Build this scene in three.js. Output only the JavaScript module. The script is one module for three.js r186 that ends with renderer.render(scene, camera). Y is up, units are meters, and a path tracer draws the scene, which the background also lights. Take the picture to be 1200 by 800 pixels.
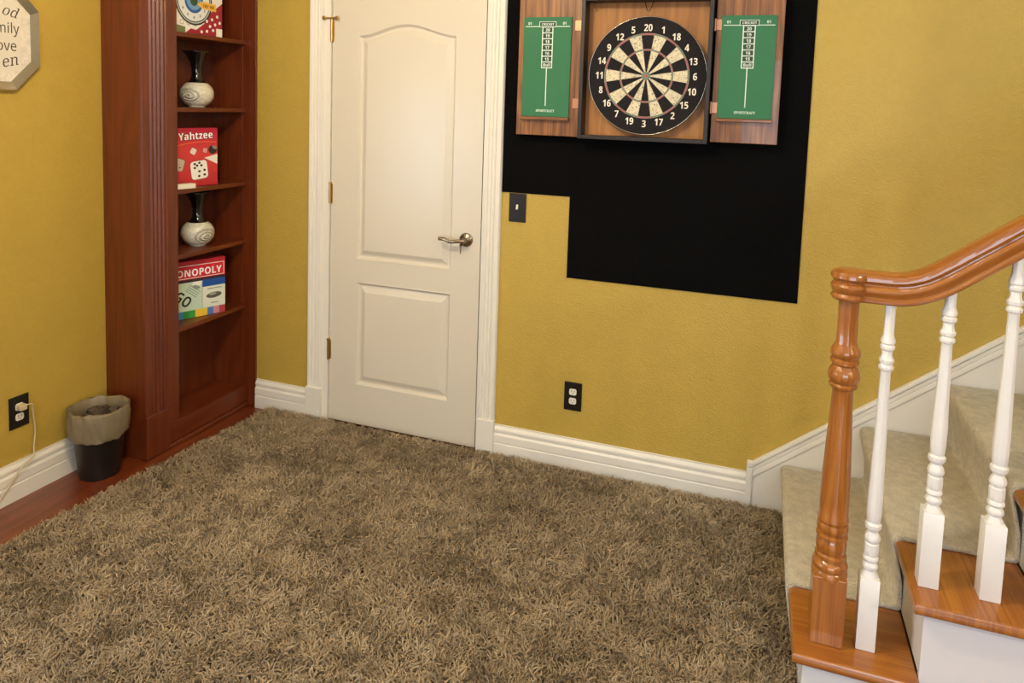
import * as THREE from 'three';
import { RoundedBoxGeometry } from 'three/addons/geometries/RoundedBoxGeometry.js';
import { mergeGeometries, toCreasedNormals } from 'three/addons/utils/BufferGeometryUtils.js';
import { RectAreaLightUniformsLib } from 'three/addons/lights/RectAreaLightUniformsLib.js';
import { FontLoader } from 'three/addons/loaders/FontLoader.js';
import { TextGeometry } from 'three/addons/geometries/TextGeometry.js';

// ------------------------------------------------------------------ camera, sky, exposure
const scene = new THREE.Scene();
const renderer = new THREE.WebGLRenderer({ antialias: true });
renderer.toneMapping = THREE.LinearToneMapping;
renderer.toneMappingExposure = 0.9;
renderer.shadowMap.enabled = true;
RectAreaLightUniformsLib.init();
const R = THREE.MathUtils.degToRad;
// back wall is z = 0, floor y = 0, camera 2.85 m from the back wall; the photograph is cropped, so the lens is shifted
const FOCAL = 841.4, PRINCIPAL_Y = 198;
const camera = new THREE.PerspectiveCamera(2 * Math.atan(602 / FOCAL) * 180 / Math.PI, 1200 / 1204, 0.05, 60);
camera.setViewOffset(1200, 1204, 0, 602 - PRINCIPAL_Y, 1200, 800);
camera.position.set(0, 1.525, 2.85);
camera.rotation.order = 'YXZ';
camera.rotation.set(R(-4.9756), R(19.3626), R(1.8839));
scene.add(camera);
scene.background = new THREE.Color().setRGB(0.62, 0.78, 1.0);
scene.backgroundIntensity = 1.6;

const LAMP_MAIN = { at: [-1.1, 2.56, 1.8], power: 7.2, color: [1.0, 0.86, 0.60] };
const LAMP_STAIR = { at: [3.0, 2.42, 3.4], power: 9, color: [1.0, 0.88, 0.68] };
const DAYLIGHT = { color: [0.70, 0.84, 1.0], left: 12, front: 9, landing: 18 };

// ------------------------------------------------------------------ helpers
let seed = 12345;
const rnd = () => { seed = (seed * 1664525 + 1013904223) >>> 0; return seed / 4294967296; };
const rr = (a, b) => a + (b - a) * rnd();
const used = {};
function numbered(n) { if (!(n in used)) { used[n] = 0; return n; } used[n]++; return n + '_' + String(used[n]).padStart(3, '0'); }
function lit(o) { o.castShadow = true; o.receiveShadow = true; return o; }
function thing(name, label, category, pos = [0, 0, 0], turn = 0, group) {
  const o = new THREE.Group(); o.name = numbered(name); o.position.set(...pos); o.rotation.y = turn;
  o.userData = { label, category }; if (group) o.userData.group = group; scene.add(o); return o;
}
function part(name, geo, mat, parent, label) {
  const m = lit(new THREE.Mesh(geo, mat)); m.name = name; if (label) m.userData.label = label; parent.add(m); return m;
}
function struct(name, geo, mat, label, category) {
  const m = lit(new THREE.Mesh(geo, mat)); m.name = name; m.userData = { kind: 'structure', label, category }; scene.add(m); return m;
}
function structGroup(name, label, category) {
  const o = new THREE.Group(); o.name = name; o.userData = { kind: 'structure', label, category }; scene.add(o); return o;
}
function single(name, geo, mat, label, category, group) {
  const m = lit(new THREE.Mesh(geo, mat)); m.name = numbered(name); m.userData = { label, category }; if (group) m.userData.group = group; scene.add(m); return m;
}
const ni = (g) => (g.index ? g.toNonIndexed() : g);
function merge(list) {
  return mergeGeometries(list.map((g) => { g = ni(g); for (const k of Object.keys(g.attributes)) if (!['position', 'normal', 'uv'].includes(k)) g.deleteAttribute(k); return g; }));
}
// uv in metres by the dominant normal; grain runs along the named axis (v)
function uvm(g, grain = 'y') {
  g = ni(g); if (!g.attributes.normal) g.computeVertexNormals();
  const p = g.attributes.position, uv = new Float32Array(p.count * 2), A = ['x', 'y', 'z'], gi = A.indexOf(grain);
  const a = new THREE.Vector3(), b = new THREE.Vector3(), c = new THREE.Vector3();
  for (let i = 0; i < p.count; i += 3) {
    a.fromBufferAttribute(p, i); b.fromBufferAttribute(p, i + 1); c.fromBufferAttribute(p, i + 2);
    const n = new THREE.Vector3().subVectors(b, a).cross(new THREE.Vector3().subVectors(c, a));
    const ab = [Math.abs(n.x), Math.abs(n.y), Math.abs(n.z)]; const d = ab.indexOf(Math.max(...ab));
    let u, v;
    if (d === gi) { u = (d + 1) % 3; v = (d + 2) % 3; } else { v = gi; u = 3 - d - gi; }
    for (let k = 0; k < 3; k++) { const q = [a, b, c][k].toArray(); uv[(i + k) * 2] = q[u] + d * 0.37; uv[(i + k) * 2 + 1] = q[v] + d * 0.21; }
  }
  g.setAttribute('uv', new THREE.BufferAttribute(uv, 2)); return g;
}
function uvTurn(g, cx, cz) { // turned wood: around the axis and along the height, in metres
  const p = g.attributes.position, uv = new Float32Array(p.count * 2); for (let i = 0; i < p.count; i++) { uv[i * 2] = Math.abs(Math.atan2(p.getX(i) - cx, p.getZ(i) - cz)) * 0.035; uv[i * 2 + 1] = p.getY(i); } g.setAttribute('uv', new THREE.BufferAttribute(uv, 2)); return g;
}
function bx(x0, x1, y0, y1, z0, z1, r = 0.0015, grain = 'y') {
  const w = x1 - x0, h = y1 - y0, d = z1 - z0, m = Math.min(w, h, d);
  const g = r > 0 ? new RoundedBoxGeometry(w, h, d, 2, Math.min(r, m * 0.45)) : new THREE.BoxGeometry(w, h, d);
  g.translate((x0 + x1) / 2, (y0 + y1) / 2, (z0 + z1) / 2); return uvm(g, grain);
}
function extrude(pts, depth, bevel = 0, holes = [], segs = 2) {
  const s = new THREE.Shape(pts.map((p) => new THREE.Vector2(p[0], p[1])));
  for (const h of holes) s.holes.push(new THREE.Path(h.map((p) => new THREE.Vector2(p[0], p[1]))));
  return new THREE.ExtrudeGeometry(s, { depth: bevel ? depth - 2 * bevel : depth, bevelEnabled: !!bevel, bevelThickness: bevel, bevelSize: bevel, bevelOffset: -bevel, bevelSegments: segs, curveSegments: 12 }).translate(0, 0, bevel);
}
function lathe(pts, seg = 28) { return new THREE.LatheGeometry(pts.map((p) => new THREE.Vector2(p[0], p[1])), seg); }
function tube(pts, r, seg = 40, rad = 8) { return new THREE.TubeGeometry(new THREE.CatmullRomCurve3(pts.map((p) => new THREE.Vector3(...p))), seg, r, rad, false); }
// noise: tileable value noise on a lattice of size n
function lattice(n, m) { const a = new Float32Array(n * m); for (let i = 0; i < a.length; i++) a[i] = rnd(); return (x, y) => {
  x = ((x % n) + n) % n; y = ((y % m) + m) % m; const i = Math.floor(x), j = Math.floor(y); let f = x - i, g = y - j; f = f * f * (3 - 2 * f); g = g * g * (3 - 2 * g);
  const i1 = (i + 1) % n, j1 = (j + 1) % m; return (a[j * n + i] * (1 - f) + a[j * n + i1] * f) * (1 - g) + (a[j1 * n + i] * (1 - f) + a[j1 * n + i1] * f) * g; }; }
function dataTex(w, h, fn, srgb = true, metres = 1, metresV = metres) {
  const d = new Uint8Array(w * h * 4);
  for (let j = 0; j < h; j++) for (let i = 0; i < w; i++) { const c = fn(i / w, j / h), k = (j * w + i) * 4; for (let q = 0; q < 3; q++) d[k + q] = Math.max(0, Math.min(255, c[q] * 255)); d[k + 3] = 255; }
  const t = new THREE.DataTexture(d, w, h); t.magFilter = THREE.LinearFilter; t.minFilter = THREE.LinearMipmapLinearFilter; t.generateMipmaps = true;
  t.wrapS = t.wrapT = THREE.RepeatWrapping; t.repeat.set(1 / metres, 1 / metresV); if (srgb) t.colorSpace = THREE.SRGBColorSpace; t.needsUpdate = true; return t;
}
const hex = (s) => { const n = parseInt(s.slice(1), 16); return [(n >> 16) / 255, ((n >> 8) & 255) / 255, (n & 255) / 255]; };
const mix = (a, b, t) => a.map((v, i) => v + (b[i] - v) * t);
function woodTex(light, dark, w, h, mW, mH, fine = 90, rings = 9) {
  const n1 = lattice(8, 3), n2 = lattice(fine, 5), n3 = lattice(fine * 2, 12), A = hex(light), B = hex(dark);
  return dataTex(w, h, (u, v) => {
    const warp = n1(u * 8, v * 3);
    const ring = 0.5 + 0.5 * Math.sin((u * rings + warp * 2.2) * 6.283);
    let t = 0.30 * ring + 0.42 * n2(u * fine, v * 5) + 0.28 * n3(u * fine * 2, v * 12);
    t = Math.max(0, Math.min(1, (t - 0.2) * 1.45));
    return mix(A, B, t);
  }, true, mW, mH);
}
function speckle(n, m, amp, metres) { const l = lattice(n, n), l2 = lattice(m, m); return dataTex(512, 512, (u, v) => { const t = 0.5 + amp * ((l(u * n, v * n) - 0.5) * 0.6 + (l2(u * m, v * m) - 0.5)); return [t, t, t]; }, false, metres); }
function tintTex(base, amp, n, m, metres, size = 512) { const A = hex(base), l = lattice(n, n), l2 = lattice(m, m); return dataTex(size, size, (u, v) => { const k = 1 + amp * ((l(u * n, v * n) - 0.5) + (l2(u * m, v * m) - 0.5)); return A.map((c) => c * k); }, true, metres); }

// ------------------------------------------------------------------ materials
const peel = speckle(90, 190, 0.7, 0.6);
const M = {};
M.wall = new THREE.MeshStandardMaterial({ map: tintTex('#b89a40', 0.018, 24, 90, 1.4), roughness: 0.52, bumpMap: peel, bumpScale: 0.0012 });
M.ceiling = new THREE.MeshStandardMaterial({ color: '#e9e2d2', roughness: 0.9, bumpMap: peel, bumpScale: 0.002 });
M.white = new THREE.MeshStandardMaterial({ color: '#e6dfd1', roughness: 0.38 });
M.door = new THREE.MeshPhysicalMaterial({ color: '#d8cebb', roughness: 0.30, clearcoat: 0.15, clearcoatRoughness: 0.25, bumpMap: speckle(60, 220, 0.5, 0.4), bumpScale: 0.0003 });
M.baluster = new THREE.MeshStandardMaterial({ color: '#ece9e2', roughness: 0.35 });
M.riser = new THREE.MeshStandardMaterial({ color: '#e0dedd', roughness: 0.5 });
const oak = woodTex('#b0702c', '#8c4f1b', 512, 1024, 0.20, 1.1, 120, 3);
M.oak = new THREE.MeshPhysicalMaterial({ map: oak, roughness: 0.34, clearcoat: 0.6, clearcoatRoughness: 0.08 });
const cherry = woodTex('#6f300f', '#541f07', 512, 1024, 0.35, 1.2, 90, 3);
M.cherry = new THREE.MeshPhysicalMaterial({ map: cherry, roughness: 0.42, clearcoat: 0.25, clearcoatRoughness: 0.3 });
const floorTex = woodTex('#7c3b19', '#5c260e', 512, 1024, 0.4, 1.4, 90, 3);
M.floor = new THREE.MeshPhysicalMaterial({ map: floorTex, roughness: 0.3, clearcoat: 0.4, clearcoatRoughness: 0.2 });
M.black = new THREE.MeshPhysicalMaterial({ map: tintTex('#070606', 0.25, 60, 200, 0.5), roughness: 1, specularIntensity: 0.25, bumpMap: peel, bumpScale: 0.0006 });
M.blackPlastic = new THREE.MeshStandardMaterial({ color: '#17120f', roughness: 0.35 });
M.ivory = new THREE.MeshStandardMaterial({ color: '#e9e0cb', roughness: 0.4 });
M.dark = new THREE.MeshStandardMaterial({ color: '#1a1512', roughness: 0.6 });
M.brass = new THREE.MeshStandardMaterial({ color: '#c9a766', metalness: 1, roughness: 0.28 });
M.nickel = new THREE.MeshStandardMaterial({ color: '#a79b8a', metalness: 1, roughness: 0.22 });
M.copper = new THREE.MeshStandardMaterial({ color: '#c08a6c', metalness: 0.8, roughness: 0.4 });
M.glass = new THREE.MeshPhysicalMaterial({ color: '#ffffff', transmission: 1, thickness: 0, roughness: 0.02 });
const carpetBump = speckle(120, 250, 1.0, 0.4);
M.carpet = new THREE.MeshStandardMaterial({ map: tintTex('#cdc2aa', 0.10, 30, 200, 0.5), roughness: 1, bumpMap: carpetBump, bumpScale: 0.003 });

// ------------------------------------------------------------------ the room shell
const XL = -2.572, XR = 4.4, ZF = 5.4, H = 2.72;
const DX0 = -1.893, DX1 = -1.131, DH = 2.05;                    // door opening in the back wall
struct('floor', bx(XL - 0.12, XR + 0.12, -0.1, 0, -0.12, ZF + 0.12, 0, 'z'), M.floor, 'reddish brown polished hardwood floor beside the shag rug', 'floor');
const SX = 0.9, H2 = 4.9;                                         // open stairwell above the flight, with a landing window
struct('ceiling', merge([bx(XL - 0.12, SX, H, H + 0.12, -0.12, ZF + 0.12, 0), bx(SX, XR + 0.12, H, H + 0.12, 0.9, ZF + 0.12, 0)]), M.ceiling, 'plain off-white ceiling above the room', 'ceiling');
struct('wall_back', merge([bx(XL - 0.12, DX0 - 0.034, 0, H, -0.12, 0, 0), bx(DX1 + 0.014, XR + 0.12, 0, H, -0.12, 0, 0), bx(DX0 - 0.034, DX1 + 0.014, DH, H, -0.12, 0, 0), bx(DX0 - 0.05, DX1 + 0.05, 0, DH + 0.05, -0.16, -0.12, 0)]), M.wall, 'mustard yellow painted wall with the white door', 'wall');
const WL = { z0: 2.05, z1: 2.95, y0: 0.62, y1: 1.72 };           // window in the left wall
struct('wall_left', merge([bx(XL - 0.12, XL, 0, H, 0, WL.z0, 0), bx(XL - 0.12, XL, 0, H, WL.z1, ZF, 0), bx(XL - 0.12, XL, 0, WL.y0, WL.z0, WL.z1, 0), bx(XL - 0.12, XL, WL.y1, H, WL.z0, WL.z1, 0)]), M.wall, 'mustard yellow painted wall behind the waste bin and octagonal plaque', 'wall');
const WF = { x0: -0.3, x1: 1.8, y0: 0.5, y1: 2.15 };             // window in the wall behind the photographer
struct('wall_front', merge([bx(XL - 0.12, WF.x0, 0, H, ZF, ZF + 0.12, 0), bx(WF.x1, XR + 0.12, 0, H, ZF, ZF + 0.12, 0), bx(WF.x0, WF.x1, 0, WF.y0, ZF, ZF + 0.12, 0), bx(WF.x0, WF.x1, WF.y1, H, ZF, ZF + 0.12, 0)]), M.wall, 'mustard yellow wall with a window behind the photographer', 'wall');
const WU = { x0: 1.5, x1: 3.1, y0: 3.1, y1: 4.4 };
struct('wall_stairwell', merge([bx(SX, XR + 0.12, H, H2, -0.12, 0, 0), bx(SX - 0.12, SX, H + 0.12, H2, -0.12, 1.02, 0), bx(XR, XR + 0.12, H, H2, 0, 1.02, 0), bx(SX, WU.x0, H + 0.12, H2, 0.9, 1.02, 0), bx(WU.x1, XR, H + 0.12, H2, 0.9, 1.02, 0), bx(WU.x0, WU.x1, H + 0.12, WU.y0, 0.9, 1.02, 0), bx(WU.x0, WU.x1, WU.y1, H2, 0.9, 1.02, 0), bx(SX - 0.12, XR + 0.12, H2, H2 + 0.12, -0.12, 1.02, 0)]), M.ceiling, 'pale upper walls of the open stairwell', 'wall');
struct('wall_right', bx(XR, XR + 0.12, 0, H, 0, ZF, 0), M.wall, 'mustard yellow wall at the far end of the stairs', 'wall');
struct('wall_stair', bx(1.21, XR, 0, H, 0.90, 1.0, 0), M.wall, 'mustard yellow wall closing the upper flight of the stairs', 'wall');

// windows that let the daylight in
function windowFrame(name, w, h, label) {
  const g = structGroup(name, label, 'window'), t = 0.05;
  part('window_frame', merge([bx(-w / 2, w / 2, 0, t, -0.04, 0.04), bx(-w / 2, w / 2, h - t, h, -0.04, 0.04), bx(-w / 2, -w / 2 + t, t, h - t, -0.04, 0.04), bx(w / 2 - t, w / 2, t, h - t, -0.04, 0.04), bx(-0.02, 0.02, t, h - t, -0.03, 0.03)]), M.white, g);
  part('window_pane', bx(-w / 2 + t, -0.02, t, h - t, -0.002, 0.002, 0), M.glass, g);
  part('window_pane', bx(0.02, w / 2 - t, t, h - t, -0.002, 0.002, 0), M.glass, g);
  return g;
}
{
  const a = windowFrame('window_1', WL.z1 - WL.z0, WL.y1 - WL.y0, 'white framed window in the mustard wall at the near end of the rug');
  a.position.set(XL - 0.06, WL.y0, (WL.z0 + WL.z1) / 2); a.rotation.y = Math.PI / 2;
  const b = windowFrame('window_2', WF.x1 - WF.x0, WF.y1 - WF.y0, 'wide white framed window behind the photographer');
  b.position.set((WF.x0 + WF.x1) / 2, WF.y0, ZF + 0.06);
  const u = windowFrame('window_3', WU.x1 - WU.x0, WU.y1 - WU.y0, 'white framed landing window high above the staircase'); u.position.set((WU.x0 + WU.x1) / 2, WU.y0, 0.96);
  const dl = (w, h, i, p, look) => { const l = new THREE.RectAreaLight(new THREE.Color().setRGB(...DAYLIGHT.color), i, w, h); l.position.set(...p); l.lookAt(...look); scene.add(l); };
  dl(WL.z1 - WL.z0 - 0.1, WL.y1 - WL.y0 - 0.1, DAYLIGHT.left, [XL - 0.01, (WL.y0 + WL.y1) / 2, (WL.z0 + WL.z1) / 2], [3, (WL.y0 + WL.y1) / 2, (WL.z0 + WL.z1) / 2]);
  dl(WF.x1 - WF.x0 - 0.1, WF.y1 - WF.y0 - 0.1, DAYLIGHT.front, [(WF.x0 + WF.x1) / 2, (WF.y0 + WF.y1) / 2, ZF + 0.01], [(WF.x0 + WF.x1) / 2, (WF.y0 + WF.y1) / 2, 0]);
  dl(WU.x1 - WU.x0 - 0.1, WU.y1 - WU.y0 - 0.1, DAYLIGHT.landing, [(WU.x0 + WU.x1) / 2, (WU.y0 + WU.y1) / 2, 0.90], [(WU.x0 + WU.x1) / 2, (WU.y0 + WU.y1) / 2, 0]);
}

// ceiling lamps (above the frame): dome of frosted glass with the light just below it
function ceilingLamp(cfg, label) {
  const g = thing('ceiling_light', label, 'lamp', [cfg.at[0], H, cfg.at[2]]);
  part('base', lathe([[0, 0], [0.17, 0], [0.17, -0.025], [0.155, -0.03], [0, -0.03]]), M.brass, g);
  part('lamp_dome', lathe([[0.155, -0.03], [0.15, -0.06], [0.12, -0.09], [0.07, -0.11], [0, -0.118]]), new THREE.MeshStandardMaterial({ color: '#fff4e0', emissive: new THREE.Color().setRGB(...cfg.color), emissiveIntensity: 2.5, roughness: 0.5 }), g);
  const l = new THREE.PointLight(new THREE.Color().setRGB(...cfg.color), cfg.power); l.position.set(cfg.at[0], H - 0.25, cfg.at[2]);
  l.castShadow = true; l.shadow.radius = 5; scene.add(l);
}
ceilingLamp(LAMP_MAIN, 'frosted dome ceiling light over the shag rug');
ceilingLamp(LAMP_STAIR, 'frosted dome ceiling light beside the staircase');

// baseboards
const BASE_PROFILE = [[0, 0], [0.018, 0], [0.018, 0.060], [0.0155, 0.063], [0.0155, 0.067], [0.018, 0.070], [0.018, 0.098], [0.014, 0.103], [0.011, 0.106], [0.011, 0.111], [0.0145, 0.115], [0.0145, 0.124], [0.010, 0.132], [0.006, 0.136], [0.006, 0.143], [0, 0.143]];
function baseboard(name, len, pos, turn, label) {
  const g = uvm(toCreasedNormals(extrude(BASE_PROFILE, len), 0.5), 'z'); const m = struct(name, g, M.white, label, 'baseboard'); m.position.set(...pos); m.rotation.y = turn; return m;
}
// profile x is thickness out of the wall, extrusion runs along +z
baseboard('baseboard_back', 1.046, [-1.040, 0, 0], 0, 'white moulded baseboard along the mustard wall under the black panel').rotation.y = 0;
{
  // turn: profile x -> world +z, extrusion z -> world x
  const set = (name, x0, x1, label) => { const o = scene.getObjectByName(name) ?? baseboard(name, x1 - x0, [0, 0, 0], 0, label); const m = new THREE.Matrix4().makeBasis(new THREE.Vector3(0, 0, 1), new THREE.Vector3(0, 1, 0), new THREE.Vector3(-1, 0, 0)); o.quaternion.setFromRotationMatrix(m); o.position.set(x1, 0, 0); };
  set('baseboard_back', -1.040, 0.006);
  set('baseboard_corner', -2.303, -2.005, 'short white moulded baseboard between the bookcase and the door');
}
baseboard('baseboard_left', ZF - 0.66, [XL, 0, 0.66], 0, 'white moulded baseboard behind the waste bin');

// ------------------------------------------------------------------ door, casing, plinth blocks
{
  const casing = structGroup('trim_1', 'white fluted door casing with plain plinth blocks', 'door casing');
  const cw = 0.075, prof = []; // fluted profile across x
  const N = 48; prof.push([0, 0]);
  for (let i = 0; i <= N; i++) { const u = i / N, x = u * cw; let z = 0.020;
    if (u < 0.06) z = 0.012 + 0.008 * Math.sin(u / 0.06 * Math.PI / 2); if (u > 0.94) z = 0.012 + 0.008 * Math.sin((1 - u) / 0.06 * Math.PI / 2);
    for (const c of [0.28, 0.5, 0.72]) { const d = Math.abs(u - c) / 0.085; if (d < 1) z -= 0.009 * Math.sqrt(1 - d * d); }
    prof.push([x, z]); }
  prof.push([cw, 0]);
  const leg = (x0) => { const g = toCreasedNormals(extrude(prof, DH - 0.162 + 0.09), 0.7); g.applyMatrix4(new THREE.Matrix4().makeBasis(new THREE.Vector3(1, 0, 0), new THREE.Vector3(0, 0, 1), new THREE.Vector3(0, -1, 0))); g.translate(x0, DH + 0.09, 0); return uvm(g); };
  part('casing_leg', leg(DX0 - cw - 0.034), M.white, casing); part('casing_leg', leg(DX1 + 0.013), M.white, casing);
  part('casing_head', bx(DX0 - 0.11, DX1 + 0.09, DH + 0.002, DH + 0.09, 0.0, 0.018), M.white, casing);
  part('plinth_block', bx(DX0 - cw - 0.037, DX0 - 0.031, 0, 0.162, 0, 0.027, 0.003), M.white, casing);
  part('plinth_block', bx(DX1 + 0.010, DX1 + cw + 0.016, 0, 0.162, 0, 0.027, 0.003), M.white, casing);
  part('jamb', merge([bx(DX0 - 0.036, DX0 - 0.0005, 0, DH, -0.118, 0.008, 0.001), bx(DX1 + 0.0005, DX1 + 0.016, 0, DH, -0.118, 0.004, 0.001), bx(DX0, DX1, DH - 0.012, DH + 0.004, -0.118, 0.006, 0.001)]), M.white, casing);
}
{
  const door = structGroup('door_1', 'white two-panel door with an arched upper panel', 'door');
  const X0 = DX0 + 0.003, X1 = DX1 - 0.0055, Y0 = 0.012, Y1 = DH - 0.014, ZT = -0.002;
  const pl = -1.756, pr = -1.270;
  const arch = (x0, x1, y0, ys, yt) => (d) => { const p = [[x0 + d, y0 + d], [x1 - d, y0 + d]], n = 40; for (let i = 0; i <= n; i++) { const x = x1 - d + (x0 - x1 + 2 * d) * i / n, t = (x1 - x) / (x1 - x0); p.push([x, ys + (yt - ys) * (0.5 - 0.5 * Math.cos(2 * Math.PI * t)) - d]); } return p; };
  const upAt = arch(pl, pr, 0.797, 1.823, 1.872), lowAt = arch(pl + 0.006, pr, 0.199, 0.694, 0.694), up = upAt(0), low = lowAt(0);
  const slab = extrude([[X0, Y0], [X1, Y0], [X1, Y1], [X0, Y1]], 0.014, 0, [up, low]).translate(0, 0, ZT - 0.014);
  part('door_slab', uvm(merge([slab, bx(X0, X1, Y0, Y1, ZT - 0.042, ZT - 0.0138, 0)])), M.door, door);
  function panel(at) {
    const steps = [[0, 0], [0.003, 0.0008], [0.005, -0.001], [0.011, -0.009], [0.015, -0.0125], [0.019, -0.0130], [0.025, -0.0118], [0.044, -0.0016], [0.048, -0.0006]];
    const rings = steps.map(([d]) => at(d)), poly = rings[0], pos = [];
    for (let s = 0; s < steps.length - 1; s++) for (let i = 0; i < poly.length; i++) { const j = (i + 1) % poly.length, A = rings[s], B = rings[s + 1], za = steps[s][1], zb = steps[s + 1][1];
      const a = [...A[i], za], b = [...A[j], za], c = [...B[j], zb], d = [...B[i], zb]; pos.push(...a, ...b, ...c, ...a, ...c, ...d); }
    const g = new THREE.BufferGeometry(); g.setAttribute('position', new THREE.Float32BufferAttribute(pos, 3)); g.computeVertexNormals();
    const cap = ni(new THREE.ShapeGeometry(new THREE.Shape(rings.at(-1).map((p) => new THREE.Vector2(...p))))); cap.translate(0, 0, steps.at(-1)[1]); cap.deleteAttribute('uv'); cap.computeVertexNormals();
    return uvm(toCreasedNormals(mergeGeometries([g, cap]), 0.2)).translate(0, 0, ZT);
  }
  part('arched_panel', panel(upAt), M.door, door); part('lower_panel', panel(lowAt), M.door, door);
  // lever handle with a round rose and a key in it
  const hx = -1.203, hy = 0.94;
  const handle = part('handle', lathe([[0, 0], [0.031, 0], [0.031, 0.004], [0.026, 0.010], [0.014, 0.014], [0.011, 0.020], [0.011, 0.042], [0.0, 0.044]]).rotateX(Math.PI / 2).translate(hx, hy, ZT), M.nickel, door, 'brushed nickel door lever');
  const lv = tube([[hx + 0.008, hy, ZT + 0.04], [hx - 0.025, hy - 0.002, ZT + 0.045], [hx - 0.055, hy - 0.006, ZT + 0.046], [hx - 0.085, hy + 0.002, ZT + 0.045], [hx - 0.112, hy + 0.003, ZT + 0.042]], 0.0085, 40, 10);
  part('lever', lv, M.nickel, handle);
  part('key', merge([bx(hx - 0.012, hx - 0.009, hy - 0.056, hy - 0.018, ZT + 0.030, ZT + 0.040, 0.001), bx(hx - 0.0125, hx - 0.0085, hy - 0.03, hy - 0.012, ZT + 0.024, ZT + 0.046, 0.001)]), M.nickel, handle);
  // three brass hinges, a door stop on the top one
  for (const [y, stop] of [[1.838, 1], [1.095, 0], [0.352, 0]]) {
    const geo = [new THREE.CylinderGeometry(0.0062, 0.0062, 0.092, 12).translate(DX0 + 0.003, y, ZT + 0.010), new THREE.CylinderGeometry(0.008, 0.008, 0.008, 12).translate(DX0 + 0.003, y + 0.05, ZT + 0.010)];
    geo.push(bx(DX0 + 0.006, DX0 + 0.012, y - 0.045, y + 0.045, ZT - 0.002, ZT + 0.003, 0.0008));
    const hg = part('hinge', merge(geo), M.brass, door, 'brass door hinge');
    if (stop) part('door_stop', merge([new THREE.CylinderGeometry(0.004, 0.004, 0.06, 10).rotateZ(Math.PI / 2).translate(DX0 + 0.003, y + 0.06, ZT + 0.014), new THREE.CylinderGeometry(0.009, 0.009, 0.01, 12).rotateZ(Math.PI / 2).translate(DX0 + 0.034, y + 0.06, ZT + 0.014), new THREE.CylinderGeometry(0.009, 0.009, 0.01, 12).rotateZ(Math.PI / 2).translate(DX0 - 0.028, y + 0.06, ZT + 0.0245)]), M.brass, hg);
  }
}

// ------------------------------------------------------------------ black panel on the wall
single('wall_panel', uvm(extrude([[-1.042, 1.163], [-0.745, 1.163], [-0.745, 0.825], [0.148, 0.825], [0.148, 2.30], [-1.042, 2.30]], 0.004).translate(0, 0, 0)), M.black, 'large stepped matt black panel on the wall behind the dartboard', 'wall panel');

// ------------------------------------------------------------------ staircase
const RISE = 0.2, RUN = 0.257, TY = (n) => 0.193 + RISE * n, NX = (n) => 0.139 + RUN * n, STEPS = 11;
const ZSIDE = 0.985, ZNOSE = 1.02, ZCARPET = 0.752;
{
  // skirt board with a moulded cap along the back wall
  const sk = structGroup('trim_2', 'white stair skirt board rising along the mustard wall', 'skirt board');
  const s = 0.772, y0 = 0.183, xs = 0.022, xe = 3.3, top = (x) => y0 + s * (x - xs);
  part('skirt_board', uvm(extrude([[xs, 0], [xe, 0], [xe, top(xe) - 0.03], [xs, top(xs) - 0.03]], 0.014, 0.001)), M.white, sk);
  const band = (a, b, z, nm) => part(nm, uvm(extrude([[xs, top(xs) + a], [xe, top(xe) + a], [xe, top(xe) + b], [xs, top(xs) + b]], z, 0.0025), 'x'), M.white, sk);
  band(-0.058, -0.036, 0.019, 'cap_moulding'); band(-0.034, -0.014, 0.017, 'cap_moulding'); band(-0.012, 0.004, 0.022, 'cap_moulding');
  part('end_block', bx(0.006, 0.028, 0, 0.168, 0, 0.023, 0.002), M.white, sk);
  part('end_block', bx(0.007, 0.030, 0.170, 0.190, 0, 0.022, 0.002), M.white, sk);
}
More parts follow.
